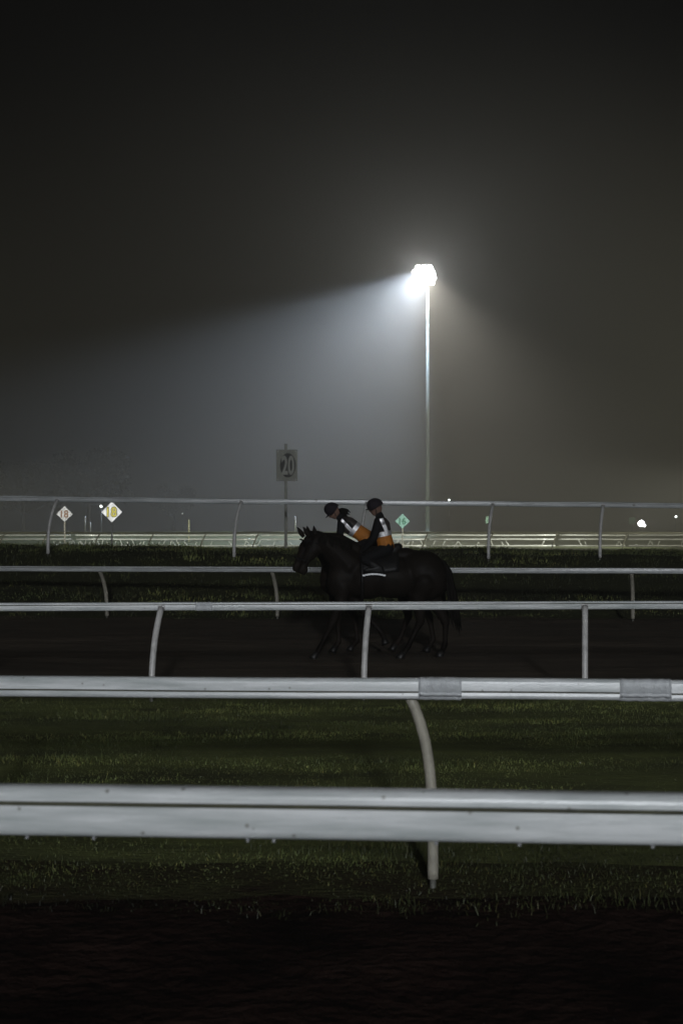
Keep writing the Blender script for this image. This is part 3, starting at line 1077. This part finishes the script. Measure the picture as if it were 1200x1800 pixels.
def rider(label, loc, J, hairy=False):
    """J: joints in local metres (x left/right in the picture, y depth, z up)."""
    root = empty('person', loc, label, 'person', 'riders in reflective vests')
    head, neck, chest, hip = J['head'], J['neck'], J['chest'], J['hip']
    fw = J['face']                         # unit vector the face looks along
    up = (head - neck).normalized()
    S = [J['sh_n'], J['sh_f']]
    side = Vector((0, 1, 0))

    def torso(inf):
        out = []
        for s_ in (-1, 1):
            out += [('c', chest + side * s_ * 0.085, 0.115 + inf, (chest + hip) * .5 + side * s_ * 0.07, 0.10 + inf),
                    ('c', (chest + hip) * .5 + side * s_ * 0.07, 0.10 + inf, hip + side * s_ * 0.075, 0.108 + inf)]
        out += [('c', S[0], 0.062 + inf, S[1], 0.062 + inf), ('c', chest, 0.11 + inf, neck - up * 0.01, 0.058 + inf * .6)] + ([('c', neck - up * 0.01, 0.066, neck + up * 0.035, 0.062)] if inf == 0.004 else [])
        return out

    def arm(k, inf, r=(0.055, 0.042, 0.03)):
        s_, e_, h_ = J['arm'][k]
        return [('c', s_, r[0] + inf, e_, r[1] + inf), ('c', e_, r[1] + inf, h_, r[2] + inf)]

    def leg(k, inf):
        a_, b_, c_, d_ = J['leg'][k]
        return [('c', a_, 0.10 + inf, b_, 0.062 + inf), ('c', b_, 0.06 + inf, c_, 0.042 + inf)]

    skull = [('e', head, (0.098, 0.076, 0.108)), ('c', head + fw * 0.035 - up * 0.02, 0.066, head + fw * 0.052 - up * 0.085, 0.04),
             ('c', head + fw * 0.098 - up * 0.015, 0.012, head + fw * 0.112 - up * 0.04, 0.015),
             ('c', head + fw * 0.085 - up * 0.078, 0.014, head + fw * 0.088 - up * 0.072, 0.014),
             ('c', neck, 0.05, head - up * 0.05, 0.052),
             ('c', head + side * 0.07 - up * 0.01, 0.02, head + side * 0.078 - up * 0.035, 0.012), ('c', head - side * 0.07 - up * 0.01, 0.02, head - side * 0.078 - up * 0.035, 0.012)]
    body = skull + torso(-0.012)
    for k in (0, 1):
        body += arm(k, -0.006) + leg(k, -0.008)
        a_, b_, c_, d_ = J['leg'][k]
        body += [('c', c_, 0.036, d_, 0.03)]
    link('body', hull_blobs(body, 0.014, 3), M['skin'], root)
    for s_ in (-1, 1):
        bm = bmesh.new()
        q = bmesh.ops.create_uvsphere(bm, u_segments=8, v_segments=6, radius=0.012)
        bmesh.ops.translate(bm, vec=head + fw * 0.087 + side * s_ * 0.032 - up * 0.012, verts=q['verts'])
        bm_link('eye', bm, M['eye'], root, True)
    link('jacket', hull_blobs(torso(0.004) + arm(0, 0.014) + arm(1, 0.014), 0.014, 4), M['jacket'], root)
    tr = []
    for k in (0, 1):
        tr += leg(k, 0.008)
    tr += [('c', hip + side * -0.08, 0.128, hip + side * 0.08, 0.128)]
    link('trousers', hull_blobs(tr, 0.016, 4), M['trousers'], root)
    for k in (0, 1):
        a_, b_, c_, d_ = J['leg'][k]
        mid = b_ + (c_ - b_) * 0.45
        heel = c_ + Vector((0.035, 0, -0.055))
        bt = link('boot', hull_blobs([('c', mid, 0.062, c_, 0.05), ('c', c_, 0.05, heel, 0.04), ('c', heel, 0.038, d_, 0.034), ('c', c_, 0.045, d_ + Vector((0.05, 0, 0.01)), 0.036)], 0.012, 4), M['leather'], root)
        bm = bmesh.new()
        ctr = (heel + d_) * .5 + Vector((0, 0, -0.046))
        L = (heel - d_).length + 0.06
        n = 9
        for i in range(n):
            t0 = i / (n - 1) - 0.5
            box(bm, ctr + Vector((t0 * L, 0, -0.02 * (2 * t0) ** 2)), (L / (n - 1) * 1.02, 0.10, 0.024))
        bm_link('boot_trim', bm, M['white_cloth'], bt)
    for k in (0, 1):
        s_, e_, h_ = J['arm'][k]
        d = (h_ - e_).normalized()
        dn = Vector((0, 0, -1))
        pal = [('c', h_, 0.032, h_ + d * 0.07, 0.034), ('c', h_ + d * 0.03 + side * 0.02, 0.028, h_ + d * 0.07 - side * 0.02, 0.026)]
        for f in range(4):
            o_ = side * (f - 1.5) * 0.021
            l_ = (0.036, 0.042, 0.040, 0.031)[f]
            k0 = h_ + d * 0.08 + o_
            k1 = k0 + (d * 0.6 + dn * 0.8) * l_
            k2 = k1 + (dn * 0.8 - d * 0.6) * l_ * 0.8
            pal += [('c', k0 - d * 0.02, 0.0105, k1, 0.0095), ('c', k1, 0.0095, k2, 0.008)]
        th = h_ + d * 0.03 + side * (0.035 if k else -0.035)
        pal += [('c', th, 0.012, th + d * 0.03 + dn * 0.02, 0.011), ('c', th + d * 0.03 + dn * 0.02, 0.011, th + d * 0.045 + dn * 0.045 - side * (0.01 if k else -0.01), 0.009)]
        link('glove', hull_blobs(pal, 0.006, 2), M['leather'], root)
    # vest over the jacket: dark yoke, orange lower part, reflective tape
    vm = hull_blobs(torso(0.022), 0.012, 5)
    ax = (neck - hip).normalized()
    fwd = side.cross(ax).normalized()          # towards the chest or the back
    if fwd.dot(fw) < 0:
        fwd = -fwd
    wst = hip + (chest - hip) * J['band']
    hem = hip - ax * 0.045
    collar = neck - ax * 0.035
    for nm, pl_, mm in (('vest_yoke', [(collar, ax), (wst, -ax)], M['yoke']), ('vest_panel', [(wst, ax), (hem, -ax)], M['orange'])):
        bm = cut(vm, pl_)
        if nm == 'vest_yoke':
            # arm holes
            for q in (0, 1):
                s_, e_, h_ = J['arm'][q]
                sg = -1 if q == 0 else 1
                bmesh.ops.bisect_plane(bm, geom=bm.verts[:] + bm.edges[:] + bm.faces[:], plane_co=side * sg * 0.205 + Vector((0, s_.y * 0, 0)), plane_no=side * sg, clear_outer=True)
        bmesh.ops.solidify(bm, geom=bm.faces[:], thickness=0.006)
        o = bm_link(nm, bm, mm, root, True)
        if nm == 'vest_panel':
            panel = o
        else:
            yoke = o

    def tape(planes, parent, name='reflective_band'):
        bm = cut(vm, planes)
        for v in bm.verts:
            v.co += v.normal * 0.007
        bm_link(name, bm, M['reflect'], parent, True)
    bh = 0.036
    # waist band, open a little at the front fastening
    tape([(wst + ax * bh, ax), (wst - ax * bh, -ax)], panel)
    # shoulder straps: from the shoulder top down to the waist band, on each side
    q0, q1 = J['strap']
    dr = (q1 - q0).normalized()
    nr = dr.cross(side).normalized()
    for s_ in (-1, 1):
        tape([(q0 + nr * 0.027, nr), (q0 - nr * 0.027, -nr), (side * s_ * 0.045, -side * s_), (wst + ax * bh, -ax), (collar, ax)], yoke, 'shoulder_strap')
    # helmet: shell with silk cover, peak and chin strap
    hm_ = hull_blobs([('e', head + up * 0.045 - fw * 0.008, (0.128, 0.112, 0.112)), ('e', head + up * 0.02 - fw * 0.03, (0.108, 0.10, 0.10))], 0.012, 4)
    bm = cut(hm_, [(head - up * 0.005 - fw * 0.0, -(up * 0.96 + fw * 0.12).normalized())])
    bmesh.ops.solidify(bm, geom=bm.faces[:], thickness=0.008)
    hel = bm_link('helmet', bm, M['helmet'], root, True)
    bm = bmesh.new()
    vs = []
    n = 12
    for i in range(n + 1):
        a_ = R(-62 + 124 * i / n)
        d1 = fw * math.cos(a_) + side * math.sin(a_)
        inner = head + up * 0.012 + fw * math.cos(a_) * 0.105 + side * math.sin(a_) * 0.10
        outer = inner + (fw * 0.062 * math.cos(a_) + side * 0.02 * math.sin(a_)) - up * 0.022
        vs.append((bm.verts.new(inner), bm.verts.new(outer)))
    for i in range(n):
        bm.faces.new((vs[i][0], vs[i + 1][0], vs[i + 1][1], vs[i][1]))
    bmesh.ops.recalc_face_normals(bm, faces=bm.faces)
    bmesh.ops.solidify(bm, geom=bm.faces[:], thickness=0.006)
    bm_link('peak', bm, M['helmet'], hel, True)
    bm = bmesh.new()
    tube(bm, [head - side * 0.085 + up * 0.0, head - side * 0.075 - up * 0.06 + fw * 0.02, head - up * 0.125 + fw * 0.045, head + side * 0.075 - up * 0.06 + fw * 0.02, head + side * 0.085], 0.007, 6)
    bm_link('chin_strap', bm, M['leather'], hel, True)
    if hairy:
        bm = bmesh.new()
        for k in range(30):
            o_ = Vector((random.gauss(0, 1) * 0.012, random.gauss(0, 1) * 0.03, random.gauss(0, 1) * 0.01))
            b0 = head - fw * 0.085 - up * 0.03 + o_
            tube(bm, [b0, b0 + Vector((0.03, 0, -0.01)), b0 + Vector((0.075, 0, -0.035)) + o_ * 0.6, b0 + Vector((0.115, 0, -0.085)) + o_], [0.012, 0.018, 0.016, 0.004], 5)
        bm_link('hair', bm, M['hair'], root, True)
    return root


def loc_p(s, x0, g):
    return lambda x, y, dy=0.0: Vector(((x - x0) / s, dy, (g - y) / s))


p = loc_p(116.5, 665, 1158)
J2 = dict(head=p(660, 893, 0), neck=p(667, 908, 0), chest=p(670, 925), hip=p(678, 961), face=Vector((-0.985, -0.12, -0.12)).normalized(), band=0.62, strap=(p(666, 905), p(679, 936)),
          sh_n=p(668, 916, -0.165), sh_f=p(668, 916, 0.165),
          arm=[(p(665, 916, -0.18), p(657, 945, -0.215), p(640, 964, -0.12)), (p(665, 916, 0.18), p(656, 945, 0.215), p(639, 963, 0.08))],
          leg=[(p(678, 966, -0.10), p(640, 983, -0.30), p(666, 997, -0.37), p(642, 1001, -0.385)), (p(678, 966, 0.10), p(640, 983, 0.30), p(666, 997, 0.37), p(642, 1001, 0.385))])
rider('rider sitting upright on the near horse in an orange reflective vest and black helmet', (px(665, NY), NY, 0), J2)
s_ = 2400 / FY
gy = 932 + 1.94 * s_
p = loc_p(s_, 650, gy)
J1 = dict(head=p(586, 899, -0.02), neck=p(598, 910, 0), chest=p(612, 923), hip=p(651, 950), face=Vector((-0.80, -0.10, -0.58)).normalized(), band=0.72, strap=(p(594, 909), p(617, 932)),
          sh_n=p(602, 917, -0.165), sh_f=p(602, 917, 0.165),
          arm=[(p(600, 918, -0.185), p(597, 945, -0.215), p(576, 957, -0.10)), (p(600, 918, 0.185), p(597, 945, 0.215), p(576, 957, 0.08))],
          leg=[(p(653, 952, -0.10), p(616, 968, -0.30), p(645, 995, -0.37), p(620, 999, -0.385)), (p(653, 952, 0.10), p(616, 968, 0.30), p(645, 995, 0.37), p(620, 999, 0.385))])
rider('rider crouching forward over the far horse neck in an orange reflective vest', (px(650, FY), FY, 0), J1, True)
